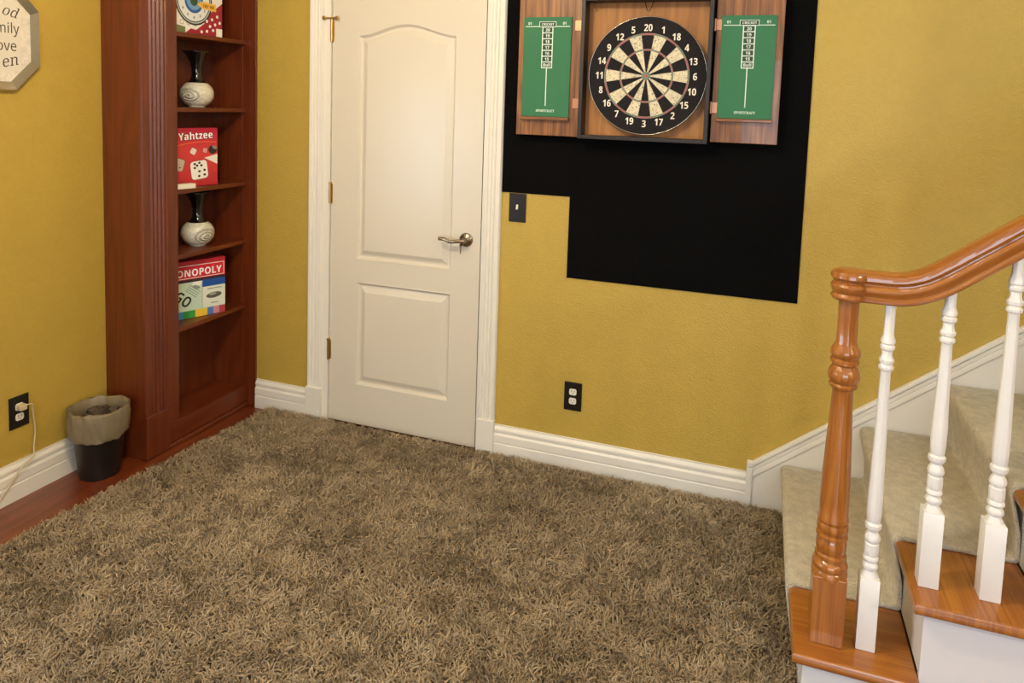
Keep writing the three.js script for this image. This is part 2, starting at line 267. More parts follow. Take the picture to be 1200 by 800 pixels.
{
  const st = thing('staircase', 'staircase with beige carpet runner, oak tread ends and white risers', 'staircase');
  for (let n = 0; n < STEPS; n++) {
    const x0 = NX(n), x1 = x0 < 1.0 ? Math.min(NX(n + 1) + 0.028, 1.206) : NX(n + 1) + 0.028, y = TY(n), open = x0 < 1.0, z1 = open ? ZNOSE : 0.90;
    // oak tread with bullnose on the front and on the open end
    const pts = [[x0, 0.024], [x1, 0.024], [x1, z1], [x0, z1]];
    const t = extrude(pts, 0.030, 0.0095, [], 5).rotateX(Math.PI / 2).translate(0, y, 0);
    part('tread', uvm(toCreasedNormals(t, 0.6), n % 2 ? 'z' : 'x'), M.oak, st);
    const ry0 = n ? TY(n - 1) : 0;
    part('riser', bx(x0 + 0.028, x0 + 0.046, ry0, y - 0.030, 0.024, open ? ZSIDE - 0.0165 : 0.895, 0.001), M.riser, st);
    if (open) {
      const xe = Math.min(NX(n + 1) + 0.028, 1.205);
      part('side_panel', uvm(extrude([[x0 + 0.028, 0], [xe, 0], [xe, y - 0.0302], [x0 + 0.028, y - 0.0302]], 0.016, 0.001).translate(0, 0, ZSIDE - 0.016)), M.riser, st);
      part('cove_moulding', merge([bx(x0 + 0.012, x0 + 0.028, y - 0.046, y - 0.030, 0.76, ZSIDE + 0.012, 0.006), bx(x0 + 0.028, Math.min(x1 - 0.03, 1.2), y - 0.046, y - 0.030, ZSIDE, ZSIDE + 0.014, 0.006)]), M.riser, st);
    }
  }
  // carpet runner, wrapped over nosings
  const T = 0.013, out = [[NX(0) + 0.018, 0.0]], inn = [];
  const arc = (cx, cy, r, a0, a1, k) => { for (let i = 0; i <= k; i++) { const a = R(a0 + (a1 - a0) * i / k); out.push([cx + r * Math.cos(a), cy + r * Math.sin(a)]); } };
  for (let n = 0; n < STEPS; n++) {
    const x = NX(n) - 0.010, y = TY(n) + T;
    if (n === 0) { out.push([x + 0.022, 0.05], [x + 0.008, 0.13]); }
    arc(x + 0.022, y - 0.022, 0.022, 180, 90, 6);
    const xr = NX(n + 1) + 0.016;
    if (n < STEPS - 1) { out.push([xr - 0.03, y]); arc(xr - 0.014, y + 0.014, 0.014, 270, 360, 4); out.push([xr - 0.004, y + 0.08], [NX(n + 1) - 0.001, TY(n + 1) - 0.045]); } else out.push([xr, y]);
  }
  for (let k = out.length - 1; k >= 0; k--) inn.push([out[k][0] + 0.012, out[k][1] - (k ? 0.012 : 0)]);
  const cg = extrude([...out, ...inn], ZCARPET - 0.024, 0.004, [], 3).translate(0, 0, 0.024);
  part('carpet_runner', uvm(toCreasedNormals(cg, 0.9), 'z'), M.carpet, st, 'beige carpet runner');
}
// railing: newel post, balusters, handrail
const ZR = 0.925;
{
  const rail = thing('stair_railing', 'varnished oak handrail and newel post with white turned balusters', 'railing', [0, 0, 0]);
  const nw = 0.219;
  // newel
  const tier = TY(0), half = 0.039;
  const sq = [bx(nw - half, nw + half, tier + 0.0005, 0.372, ZR - half, ZR + half, 0.003)];
  const prof = [[0, 0.36], [0.042, 0.362], [0.043, 0.372], [0.0415, 0.378], [0.038, 0.382], [0.0415, 0.386], [0.0425, 0.394], [0.040, 0.401], [0.0365, 0.405], [0.032, 0.409], [0.0375, 0.413], [0.0375, 0.420], [0.032, 0.424], [0.0355, 0.432], [0.036, 0.452], [0.032, 0.462], [0.0375, 0.466], [0.0375, 0.472], [0.031, 0.476], [0.0365, 0.484], [0.0375, 0.494], [0.0355, 0.502], [0.030, 0.506], [0.037, 0.511], [0.037, 0.517], [0.0345, 0.522], [0.0350, 0.56], [0.0335, 0.62], [0.0295, 0.72], [0.0255, 0.80], [0.0240, 0.845], [0.026, 0.852], [0.0325, 0.857], [0.0335, 0.863], [0.029, 0.868], [0.0345, 0.873], [0.0375, 0.884], [0.0365, 0.896], [0.0315, 0.905], [0.0275, 0.912], [0.0335, 0.918], [0.034, 0.925], [0.0285, 0.930], [0.0335, 0.935], [0.0355, 0.944], [0.0335, 0.952], [0.027, 0.962], [0.0242, 0.972], [0.0235, 1.02], [0.0235, 1.085]];
  const L = lathe(prof, 40); L.translate(nw, 0, ZR);
  part('newel_post', merge([...sq, uvTurn(toCreasedNormals(ni(L), 0.6), nw, ZR)]), M.oak, rail, 'varnished oak newel post');
  // handrail profile (half width at height)
  const hp = [[0.020, 0], [0.027, 0], [0.031, 0.004], [0.0315, 0.009], [0.028, 0.013], [0.0265, 0.016], [0.0290, 0.020], [0.0325, 0.027], [0.0330, 0.034], [0.030, 0.040], [0.0255, 0.043], [0.0255, 0.046], [0.030, 0.049], [0.0335, 0.055], [0.0335, 0.061], [0.030, 0.068], [0.022, 0.073], [0.010, 0.0755], [0, 0.076]];
  const yb0 = 1.079;
  const cap = lathe([[0, 0], ...hp.map(([w, h]) => [w + 0.0125 * Math.min(1, w / 0.02), h])], 44).translate(nw, yb0, ZR);
  // sweep
  const loop = [...hp.map(([w, h]) => [w, h]), ...hp.slice(0, -1).reverse().map(([w, h]) => [-w, h])];
  const path = [], xs0 = nw, xe = 1.21, n = 60; let px = xs0;
  const yb = (x) => yb0 + 0.762 * (x < 0.31 ? 0 : x < 0.45 ? Math.pow(x - 0.31, 2) / 0.28 : 0.07 + (x - 0.45));
  for (let i = 0; i <= n; i++) { const x = xs0 + (xe - xs0) * i / n; path.push([x, yb(x)]); }
  const pos = [], uvs = [], idx = [], K = loop.length;
  path.forEach(([x, y], i) => { const a = path[Math.max(0, i - 1)], b = path[Math.min(n, i + 1)]; let tx = b[0] - a[0], ty = b[1] - a[1]; const l = Math.hypot(tx, ty); tx /= l; ty /= l;
    loop.forEach(([w, h], k) => { pos.push(x - ty * h, y + tx * h, ZR + w); uvs.push(k * 0.006, i * 0.02); }); });
  for (let i = 0; i < n; i++) for (let k = 0; k < K; k++) { const k1 = (k + 1) % K, a = i * K + k, b = i * K + k1, c = (i + 1) * K + k1, d = (i + 1) * K + k; idx.push(a, b, c, a, c, d); }
  const sg = new THREE.BufferGeometry(); sg.setAttribute('position', new THREE.Float32BufferAttribute(pos, 3)); sg.setIndex(idx); sg.computeVertexNormals(); sg.setAttribute('uv', new THREE.Float32BufferAttribute(uvs, 2));
  { // face outwards
    const q = sg.attributes.position, nn = sg.attributes.normal; if ((q.getZ(3) - ZR) * nn.getZ(3) < 0) { sg.setIndex(idx.map((_, i) => idx[i - i % 3 + [0, 2, 1][i % 3]])); sg.computeVertexNormals(); } }
  part('handrail', merge([toCreasedNormals(ni(sg), 0.5), uvTurn(toCreasedNormals(ni(cap), 0.5), nw, ZR)]), M.oak, rail, 'glossy oak handrail with a rounded end');
  // balusters
  function baluster(x, tread, ringTop) {
    const b = TY(tread) + 0.0005, hf = 0.022, st = b + 0.190;
    const lo = st - 0.006, ry = ringTop; const yTop = yb(x) + 0.012;
    const P = [[0, 0], [0.0205, 0.002], [0.019, 0.01], [0.0135, 0.018], [0.0125, 0.021], [0.0165, 0.024], [0.0185, 0.029], [0.018, 0.035], [0.014, 0.04], [0.013, 0.043], [0.0165, 0.046], [0.0185, 0.05], [0.0175, 0.056], [0.015, 0.059], [0.0168, 0.062], [0.0172, 0.075], [0.0168, 0.09], [0.014, 0.093], [0.017, 0.097], [0.0188, 0.104], [0.0165, 0.113], [0.0125, 0.119], [0.012, 0.123], [0.0165, 0.128], [0.0195, 0.134], [0.019, 0.141], [0.014, 0.146], [0.016, 0.15], [0.0172, 0.17], [0.0175, 0.21]].map(([r, h]) => [r, lo + h]);
    const tStart = lo + 0.21, tEnd = ry - 0.082; for (let i = 1; i <= 8; i++) { const t = i / 8; P.push([0.0175 + (0.0118 - 0.0175) * Math.pow(t, 0.8), tStart + (tEnd - tStart) * t]); }
    const r0 = ry - 0.080; P.push([0.0125, r0 + 0], [0.0165, r0 + 0.004], [0.0172, r0 + 0.01], [0.014, r0 + 0.0145], [0.0125, r0 + 0.017], [0.0165, r0 + 0.021], [0.0172, r0 + 0.028], [0.0135, r0 + 0.034], [0.0118, r0 + 0.042], [0.0122, r0 + 0.05], [0.0165, r0 + 0.055], [0.017, r0 + 0.061], [0.013, r0 + 0.066], [0.0165, r0 + 0.07], [0.0165, r0 + 0.077], [0.0122, r0 + 0.088], [0.0118, r0 + 0.10], [0.0118, Math.max(yTop, r0 + 0.101)], [0, Math.max(yTop, r0 + 0.101) + 0.0001]);
    const l = lathe(P, 24).translate(x, 0, ZR);
    const s = extrude([[-hf, -hf], [hf, -hf], [hf, hf], [-hf, hf]], 0.190, 0.003, [], 2).rotateX(-Math.PI / 2).translate(x, b, ZR);
    part('baluster', uvm(toCreasedNormals(merge([s, l]), 0.6)), M.baluster, rail, 'white turned baluster');
  }
  baluster(0.311, 0, 0.992); baluster(0.436, 1, 1.078); baluster(0.565, 1, 1.168);
  baluster(0.697, 2, 1.27); baluster(0.827, 2, 1.36); baluster(0.959, 3, 1.46); baluster(1.089, 3, 1.56);
}

// ------------------------------------------------------------------ shag rug
{
  const rug = thing('shag_rug', 'large taupe brown shag rug covering the floor', 'rug', [0, 0, 0]);
  const left = (z) => (z < 0.3 ? -2.215 - (z - 0.03) * 0.1 : -2.242 - (z - 0.3) * 0.078), Z0 = 0.032, Z1 = 3.0, right = () => 0.162;
  const outline = []; for (let i = 0; i <= 20; i++) { const z = Z0 + (Z1 - Z0) * i / 20; outline.push([left(z) + 0.012, -z]); } outline.push([right(Z1) - 0.012, -Z1], [right(0) - 0.012, -Z0]);
  part('backing', uvm(extrude(outline.reverse(), 0.010).rotateX(-Math.PI / 2)), new THREE.MeshStandardMaterial({ color: '#5d4c38', roughness: 1 }), rug);
  // tuft: twisted yarns bending outwards
  function tuft() {
    const gs = [];
    for (let s = 0; s < 6; s++) {
      const a = rr(0, 6.283), lean = rr(0.012, 0.032), h = rr(0.016, 0.028), bx0 = rr(-0.006, 0.006), bz0 = rr(-0.006, 0.006), cv = rr(-0.014, 0.014), rad = rr(0.0024, 0.0037), rings = 4, pos = [], idx = [];
      for (let i = 0; i <= rings; i++) { const t = i / rings, cx = bx0 + Math.cos(a) * lean * t * t + Math.cos(a + 1.57) * cv * Math.sin(t * 3), cz = bz0 + Math.sin(a) * lean * t * t + Math.sin(a + 1.57) * cv * Math.sin(t * 3), cy = h * Math.sin(t * 1.45), r = rad * (t < 1 ? 1 - 0.35 * t : 0.15);
        for (let k = 0; k < 4; k++) { const b = k * 1.5708 + t * 1.2; pos.push(cx + Math.cos(b) * r, cy, cz + Math.sin(b) * r); } }
      for (let i = 0; i < rings; i++) for (let k = 0; k < 4; k++) { const p = i * 4 + k, q = i * 4 + (k + 1) % 4; idx.push(p, p + 4, q, q, p + 4, q + 4); }
      const g = new THREE.BufferGeometry(); g.setAttribute('position', new THREE.Float32BufferAttribute(pos, 3)); g.setIndex(idx); g.computeVertexNormals(); gs.push(ni(g));
    }
    const g = mergeGeometries(gs); g.setAttribute('uv', new THREE.BufferAttribute(new Float32Array(g.attributes.position.count * 2), 2)); return g;
  }
  const pm = new THREE.MeshStandardMaterial({ color: '#ffffff', roughness: 1 });
  const sp = 0.0125, spots = [], n1 = lattice(40, 40), n2 = lattice(120, 120), n3 = lattice(60, 60), n4 = lattice(60, 60);
  for (let z = Z0 + 0.006; z < Z1 - 0.01; z += z < 2.1 ? sp : sp * 1.6) for (let x = -2.5; x < 0.165; x += z < 2.1 ? sp : sp * 1.6) { const X = x + rr(-0.5, 0.5) * sp, Zp = z + rr(-0.5, 0.5) * sp; if (X > left(Zp) + 0.012 && X < right(Zp) - 0.006 && Zp > Z0) spots.push([X, Zp]); }
  const X0e = (x, z) => Math.min(x - left(z), right(z) - x);
  const A = hex('#b9a584'), B = hex('#7e6b52'), m4 = new THREE.Matrix4(), q = new THREE.Quaternion(), e = new THREE.Euler(), c = new THREE.Color();
  for (let v = 0; v < 3; v++) {
    const mine = spots.filter((_, i) => i % 3 === v);
    const im = new THREE.InstancedMesh(tuft(), pm, mine.length); im.name = 'pile'; im.userData = { kind: 'stuff' }; lit(im);
    mine.forEach(([x, z], i) => {
      const dir = n3(x * 7, z * 7) * 12.6 + n2(x * 24 + 9, z * 24) * 5, amt = 0.15 + 0.75 * n4(x * 20 + 3, z * 20);
      e.set(Math.sin(dir) * amt + rr(-0.25, 0.25), rr(0, 6.283), -Math.cos(dir) * amt + rr(-0.25, 0.25), 'XZY'); q.setFromEuler(e);
      const edge = Math.min(X0e(x, z), z - Z0, 0.05) / 0.05; const s = rr(0.85, 1.2) * (0.62 + 0.38 * edge); m4.compose(new THREE.Vector3(x, 0.0095, z), q, new THREE.Vector3(s, s * rr(0.8, 1.15), s)); im.setMatrixAt(i, m4);
      const t = 0.45 * n1(x * 5 + 20, z * 5) + 0.35 * n2(x * 22 + 60, z * 22) + 0.35 * rnd() - 0.1; c.setRGB(...mix(A, B, Math.max(0, Math.min(1, t))), THREE.SRGBColorSpace); im.setColorAt(i, c);
    });
    rug.add(im);
  }
}

// ------------------------------------------------------------------ bookcase
const BC = { x: -2.36, z0: 0.0, z1: 0.630, op0: 0.013, op1: 0.446 };
const SHELVES = [1.776, 1.455, 1.101, 0.816, 0.494];
{
  const bc = thing('bookcase', 'tall cherry wood bookcase with reeded pilaster against the mustard wall', 'bookcase');
  const xb = XL + 0.002, HB = 2.42, x = BC.x;
  part('back_panel', bx(xb, xb + 0.008, 0.05, HB - 0.02, 0.002, 0.608, 0, 'y'), M.cherry, bc);
  part('side_panel', bx(xb, x - 0.020, 0, HB - 0.02, BC.z1 - 0.022, BC.z1 - 0.002, 0.001, 'y'), M.cherry, bc);
  part('side_panel', bx(xb, x - 0.020, 0, HB - 0.02, 0.001, 0.0125, 0.001, 'y'), M.cherry, bc);
  part('top_panel', bx(xb, x + 0.01, HB - 0.02, HB, 0.001, BC.z1 + 0.01, 0.002, 'z'), M.cherry, bc);
  for (const y of [2.09, ...SHELVES]) part('shelf', bx(xb + 0.0085, x - 0.004, y, y + 0.019, 0.013, 0.6075, 0.002, 'z'), M.cherry, bc);
  part('bottom_shelf', bx(xb + 0.0085, x - 0.0205, 0.084, 0.102, 0.013, 0.6075, 0.002, 'z'), M.cherry, bc);
  // stiles
  part('stile', bx(x - 0.0195, x + 0.055, 0.004, HB - 0.02, 0.0005, BC.op0, 0.0015, 'y'), M.cherry, bc);
  const zA = BC.z1, pr = [[0, x - 0.0195], [0, x + 0.004]]; // pilaster outline (w from the outer edge, x)
  pr.push([0.001, x + 0.006], [0.034, x + 0.006], [0.037, x + 0.001]);
  for (let k = 0; k < 4; k++) { const a = 0.039 + k * 0.0205; for (let i = 0; i <= 8; i++) { const t = i / 8; pr.push([a + t * 0.0185, x - 0.001 + 0.0085 * Math.sin(Math.PI * t)]); } }
  pr.push([0.123, x + 0.001], [0.126, x + 0.004], [zA - BC.op1 - 0.001, x + 0.004], [zA - BC.op1, x + 0.003], [zA - BC.op1, x - 0.0195]);
  const pg = toCreasedNormals(extrude(pr.map(([w, X]) => [X, w]), HB - 0.02 - 0.187), 0.6); // shape (X,w) extruded along z
  pg.applyMatrix4(new THREE.Matrix4().makeBasis(new THREE.Vector3(1, 0, 0), new THREE.Vector3(0, 0, -1), new THREE.Vector3(0, 1, 0))); pg.translate(0, 0.187, zA);
  part('reeded_pilaster', uvm(pg, 'y'), M.cherry, bc);
  part('plinth_block', bx(x - 0.0195, x + 0.012, 0.003, 0.1865, zA - 0.125, zA + 0.001, 0.003, 'y'), M.cherry, bc);
  part('base_rail', bx(x - 0.0195, x + 0.002, 0.003, 0.1055, 0.014, zA - 0.1255, 0.002, 'z'), M.cherry, bc);
  part('stile', bx(x - 0.0195, x + 0.002, 0.106, 0.1865, BC.op1, zA - 0.1255, 0.001, 'y'), M.cherry, bc);
  part('toe_moulding', bx(x + 0.0025, x + 0.016, 0.0, 0.020, 0.014, zA - 0.126, 0.006, 'z'), M.cherry, bc);
}

// ------------------------------------------------------------------ printed game boxes
function canvasTex(w, h, draw) { const c = document.createElement('canvas'); c.width = w; c.height = h; draw(c.getContext('2d'), w, h); const t = new THREE.CanvasTexture(c); t.colorSpace = THREE.SRGBColorSpace; t.anisotropy = 8; return t; }
function gameBox(name, label, w, h, d, pos, turn, side, draw) {
  const g = thing(name, label, 'game box', pos, turn, undefined);
  part('box', bx(-d, 0, 0, h, 0, w, 0.002), new THREE.MeshStandardMaterial({ color: side, roughness: 0.5 }), g);
  const p = new THREE.PlaneGeometry(w - 0.003, h - 0.003).rotateY(Math.PI / 2).translate(0.0006, h / 2, w / 2);
  part('printed_front', p, new THREE.MeshStandardMaterial({ map: canvasTex(640, Math.round(640 * h / w), draw), roughness: 0.35 }), g);
}
// origin of a box: its front bottom corner farthest from the camera; its width runs towards +z
gameBox('board_game', 'red game box with a big white die on the middle shelf', 0.245, 0.262, 0.06, [-2.395, SHELVES[2] + 0.0192, 0.166], R(-14), '#9c2027', (c, w, h) => {
  const g = c.createLinearGradient(0, 0, 0, h); g.addColorStop(0, '#b5193a'); g.addColorStop(0.4, '#d43c3a'); g.addColorStop(1, '#c02a30'); c.fillStyle = g; c.fillRect(0, 0, w, h);
  c.save(); c.translate(w * 0.56, h * 0.19); c.rotate(-0.06); c.font = 'bold 118px sans-serif'; c.textAlign = 'center'; c.lineWidth = 16; c.strokeStyle = '#7c1020'; c.fillStyle = '#fff'; c.strokeText('Yahtzee', 0, 0, w * 0.82); c.fillText('Yahtzee', 0, 0, w * 0.82); c.restore();
  c.strokeStyle = '#ef7b2c'; c.lineWidth = 9; c.beginPath(); c.moveTo(20, h * 0.34); c.quadraticCurveTo(w * 0.5, h * 0.20, w - 20, h * 0.25); c.stroke();
  const die = (x, y, s, r, col, pips) => { c.save(); c.translate(x, y); c.rotate(r); c.fillStyle = col; c.strokeStyle = '#6a1a1a'; c.lineWidth = 4; c.beginPath(); c.roundRect(-s, -s, 2 * s, 2 * s, s * 0.4); c.fill(); c.stroke(); c.fillStyle = '#1b1515'; for (const [px, py] of pips) { c.beginPath(); c.ellipse(px * s, py * s, s * 0.15, s * 0.12, 0, 0, 7); c.fill(); } c.restore(); };
  die(w * 0.20, h * 0.62, 72, 0.3, '#c9bfae', [[-0.4, -0.3], [0.4, 0.4]]);
  die(w * 0.50, h * 0.40, 38, 0.5, '#e5d4cc', []); die(w * 0.74, h * 0.39, 30, 0.2, '#dd9e98', []);
  c.fillStyle = '#2a2420'; c.beginPath(); c.ellipse(w * 0.90, h * 0.38, 58, 52, 0, 0, 7); c.fill(); c.fillStyle = '#8f8a80'; c.beginPath(); c.ellipse(w * 0.94, h * 0.34, 34, 20, 0.5, 0, 7); c.fill();
  c.fillStyle = '#eee6dc'; c.beginPath(); c.moveTo(w * 0.72, h * 0.52); c.lineTo(w, h * 0.46); c.lineTo(w, h * 0.64); c.closePath(); c.fill();
  die(w * 0.62, h * 0.73, 112, -0.12, '#f6f1e6', [[-0.45, -0.7], [0.1, -0.75], [-0.2, -0.5], [-0.5, -0.28], [0.3, -0.45], [0.0, 0.15], [0.6, 0.1], [-0.1, 0.65], [0.55, 0.6]]);
});
gameBox('board_game', 'game box with coloured property bars on the low shelf', 0.288, 0.266, 0.05, [-2.366, SHELVES[4] + 0.0192, 0.150], R(-22), '#a32028', (c, w, h) => {
  c.fillStyle = '#c3d8c4'; c.fillRect(0, 0, w, h); c.fillStyle = '#b51f2c'; c.fillRect(0, 0, w, h * 0.32); c.strokeStyle = '#f4e9e4'; c.lineWidth = 7; c.strokeRect(14, h * 0.08, w - 28, h * 0.22); c.fillStyle = '#cf2334'; c.fillRect(19, h * 0.09, w - 38, h * 0.2);
  c.fillStyle = '#fff'; c.font = 'bold 100px sans-serif'; c.textAlign = 'center'; c.fillText('MONOPOLY', w / 2, h * 0.265, w * 0.88);
  c.fillStyle = '#33202c'; c.fillRect(0, h * 0.32, w, h * 0.05); c.fillStyle = '#1d4f9e'; c.fillRect(w * 0.62, h * 0.36, w * 0.38, h * 0.13);
  c.fillStyle = '#dfe4d4'; c.fillRect(w * 0.62, h * 0.49, w * 0.38, h * 0.37); c.strokeStyle = '#6c7b70'; c.lineWidth = 4; c.beginPath(); c.moveTo(w * 0.615, h * 0.40); c.lineTo(w * 0.615, h * 0.86); c.stroke();
  c.save(); c.translate(w * 0.30, h * 0.66); c.rotate(0.66); c.fillStyle = '#111'; c.font = 'bold 150px sans-serif'; c.fillText('GO', 0, 50, 190); c.restore();
  c.save(); c.translate(w * 0.46, h * 0.54); c.rotate(0.66); c.fillStyle = '#6c7b70'; for (let k = 0; k < 4; k++) c.fillRect(-70, -40 + k * 22, 140, 6); c.restore();
  c.fillStyle = '#f0efe6'; c.beginPath(); c.roundRect(w * 0.46, h * 0.37, 90, 44, 8); c.fill(); c.fillStyle = '#8b8d86'; c.beginPath(); c.ellipse(w * 0.52, h * 0.47, 40, 18, 0.4, 0, 7); c.fill();
  c.fillStyle = '#5b5a52'; c.beginPath(); c.ellipse(w * 0.81, h * 0.66, 82, 30, -0.06, 0, 7); c.fill(); c.fillStyle = '#a5a497'; c.beginPath(); c.ellipse(w * 0.79, h * 0.64, 40, 12, -0.06, 0, 7); c.fill(); c.fillStyle = '#7d8478'; c.fillRect(w * 0.70, h * 0.53, w * 0.24, 8); c.fillRect(w * 0.76, h * 0.79, w * 0.12, 8);
  ['#b3273a', '#7d2a6b', '#3b7fc0', '#2f8a3a', '#3a9a45', '#f0c53a', '#f0c53a', '#4f79b8', '#c98a93', '#b3404f'].forEach((k, i) => { c.fillStyle = k; c.fillRect(i * w / 10, h * 0.87, w / 10 + 1, h * 0.13); });
});
gameBox('board_game', 'game box printed with a blue dial and red corner on the upper shelf', 0.31, 0.265, 0.06, [-2.385, SHELVES[0] + 0.0192, 0.145], R(-2), '#e3ddd2', (c, w, h) => {
  c.fillStyle = '#e9e6df'; c.fillRect(0, 0, w, h); c.fillStyle = '#9c1f35'; c.beginPath(); c.moveTo(w * 0.30, h); c.lineTo(w, h * 0.42); c.lineTo(w, h); c.closePath(); c.fill();
  c.fillStyle = '#6b7a4a'; c.fillRect(0, h * 0.88, w * 0.3, h * 0.12); c.fillStyle = '#e9e6df'; c.beginPath(); c.moveTo(w * 0.05, h * 0.80); c.quadraticCurveTo(w * 0.35, h * 0.58, w * 0.66, h * 0.80); c.lineTo(w * 0.5, h * 0.93); c.lineTo(w * 0.12, h * 0.88); c.closePath(); c.fill();
  c.strokeStyle = '#777'; c.lineWidth = 5; for (let k = 0; k < 3; k++) { c.beginPath(); c.arc(w * (0.24 + k * 0.12), h * 0.83, 20, 0, 7); c.stroke(); }
  const cx = w * 0.46, cy = h * 0.46, r = w * 0.34; const ring = (k, col) => { c.fillStyle = col; c.beginPath(); c.arc(cx, cy, r * k, 0, 7); c.fill(); };
  ring(1, '#23272c'); ring(0.93, '#b9c0c2'); ring(0.88, '#2b3036'); ring(0.84, '#dfe3e4'); ring(0.5, '#2a5f9c'); ring(0.38, '#6f9cc8'); ring(0.2, '#2e5233');
  c.fillStyle = '#222'; c.font = 'bold 34px sans-serif'; c.textAlign = 'center'; for (let k = 0; k < 12; k++) { const a = k * Math.PI / 6; c.fillText(String(k + 1), cx + Math.cos(a) * r * 0.67, cy + Math.sin(a) * r * 0.67 + 12); }
  c.fillStyle = '#e7b54c'; c.beginPath(); c.moveTo(w * 0.52, h * 0.50); c.lineTo(w * 0.60, h * 0.44); c.lineTo(w * 0.88, h * 0.46); c.lineTo(w * 0.88, h * 0.58); c.lineTo(w * 0.60, h * 0.56); c.closePath(); c.fill(); c.fillStyle = '#3b2a14'; c.font = 'bold 40px sans-serif'; c.fillText('TRY ME', w * 0.735, h * 0.54, w * 0.24);
  c.fillStyle = '#f3efe8'; for (const [x, y] of [[0.70, 0.76], [0.80, 0.72], [0.90, 0.66], [0.76, 0.84], [0.86, 0.80], [0.95, 0.76], [0.70, 0.93], [0.82, 0.90], [0.60, 0.95]]) { c.beginPath(); c.arc(w * x, h * y, 15, 0, 7); c.fill(); }
  c.fillStyle = '#f3efe8'; c.fillRect(w * 0.88, h * 0.86, w * 0.12, h * 0.14);
});
single('eraser', bx(-0.018, 0.018, 0, 0.022, -0.045, 0.045, 0.004).rotateY(R(-12)).translate(-2.380, SHELVES[2] + 0.0192, 0.385), M.ivory, 'small white block lying in front of the red game box', 'block');

// vases: black glossy neck on a white spiral-shell body
{
  const spiral = (() => { const n = lattice(64, 32); return dataTex(512, 256, (u, v) => { let s = 0; for (const [cu, cv] of [[0.12, 0.55], [0.42, 0.5], [0.72, 0.55]]) { let du = u - cu; if (du > 0.5) du -= 1; if (du < -0.5) du += 1; const dv = (v - cv) * 0.55; const d = Math.hypot(du, dv), a = Math.atan2(dv, du); if (d < 0.13) s = Math.max(s, 0.5 + 0.5 * Math.sin(d * 150 - a)); } const k = 0.86 - 0.16 * s + 0.12 * (n(u * 64, v * 32) - 0.5); return [k, k * 0.97, k * 0.88]; }, true); })();
  const bump = (() => { return dataTex(512, 256, (u, v) => { let s = 0.5; for (const [cu, cv] of [[0.12, 0.55], [0.42, 0.5], [0.72, 0.55]]) { let du = u - cu; if (du > 0.5) du -= 1; if (du < -0.5) du += 1; const dv = (v - cv) * 0.55; const d = Math.hypot(du, dv), a = Math.atan2(dv, du); if (d < 0.13) s = 0.5 + 0.5 * Math.sin(d * 150 - a); } return [s, s, s]; }, false); })();
  const shell = new THREE.MeshPhysicalMaterial({ map: spiral, bumpMap: bump, bumpScale: 0.004, roughness: 0.3, clearcoat: 0.4 });
  const blackGlaze = new THREE.MeshPhysicalMaterial({ color: '#0c0908', roughness: 0.12, clearcoat: 0.6, clearcoatRoughness: 0.05 });
  const vase = (y, label) => {
    const g = thing('vase', label, 'vase', [-2.458, y, 0.225]);
    const body = []; for (let i = 0; i <= 20; i++) { const a = -1.15 + i * (2.1 / 20); body.push([0.073 * Math.cos(a), 0.060 + 0.062 * Math.sin(a)]); }
    part('shell_body', lathe([[0, 0], [0.034, 0], [0.036, 0.004], ...body], 36), shell, g, 'white carved shell-like body');
    part('neck', lathe([[0.0425, 0.110], [0.036, 0.116], [0.027, 0.130], [0.023, 0.150], [0.024, 0.175], [0.031, 0.205], [0.045, 0.232], [0.060, 0.248], [0.062, 0.252], [0.058, 0.251], [0.042, 0.235], [0.026, 0.207], [0.018, 0.175], [0.017, 0.14]], 36), blackGlaze, g, 'glossy black flared neck');
    return g;
  };
  vase(SHELVES[1] + 0.0195, 'black necked vase with white body between the red box and the dial box').rotation.y = 2.0;
  vase(SHELVES[3] + 0.0195, 'black necked vase with a large spiral on its white body above the low shelf').rotation.y = 0.6;
}

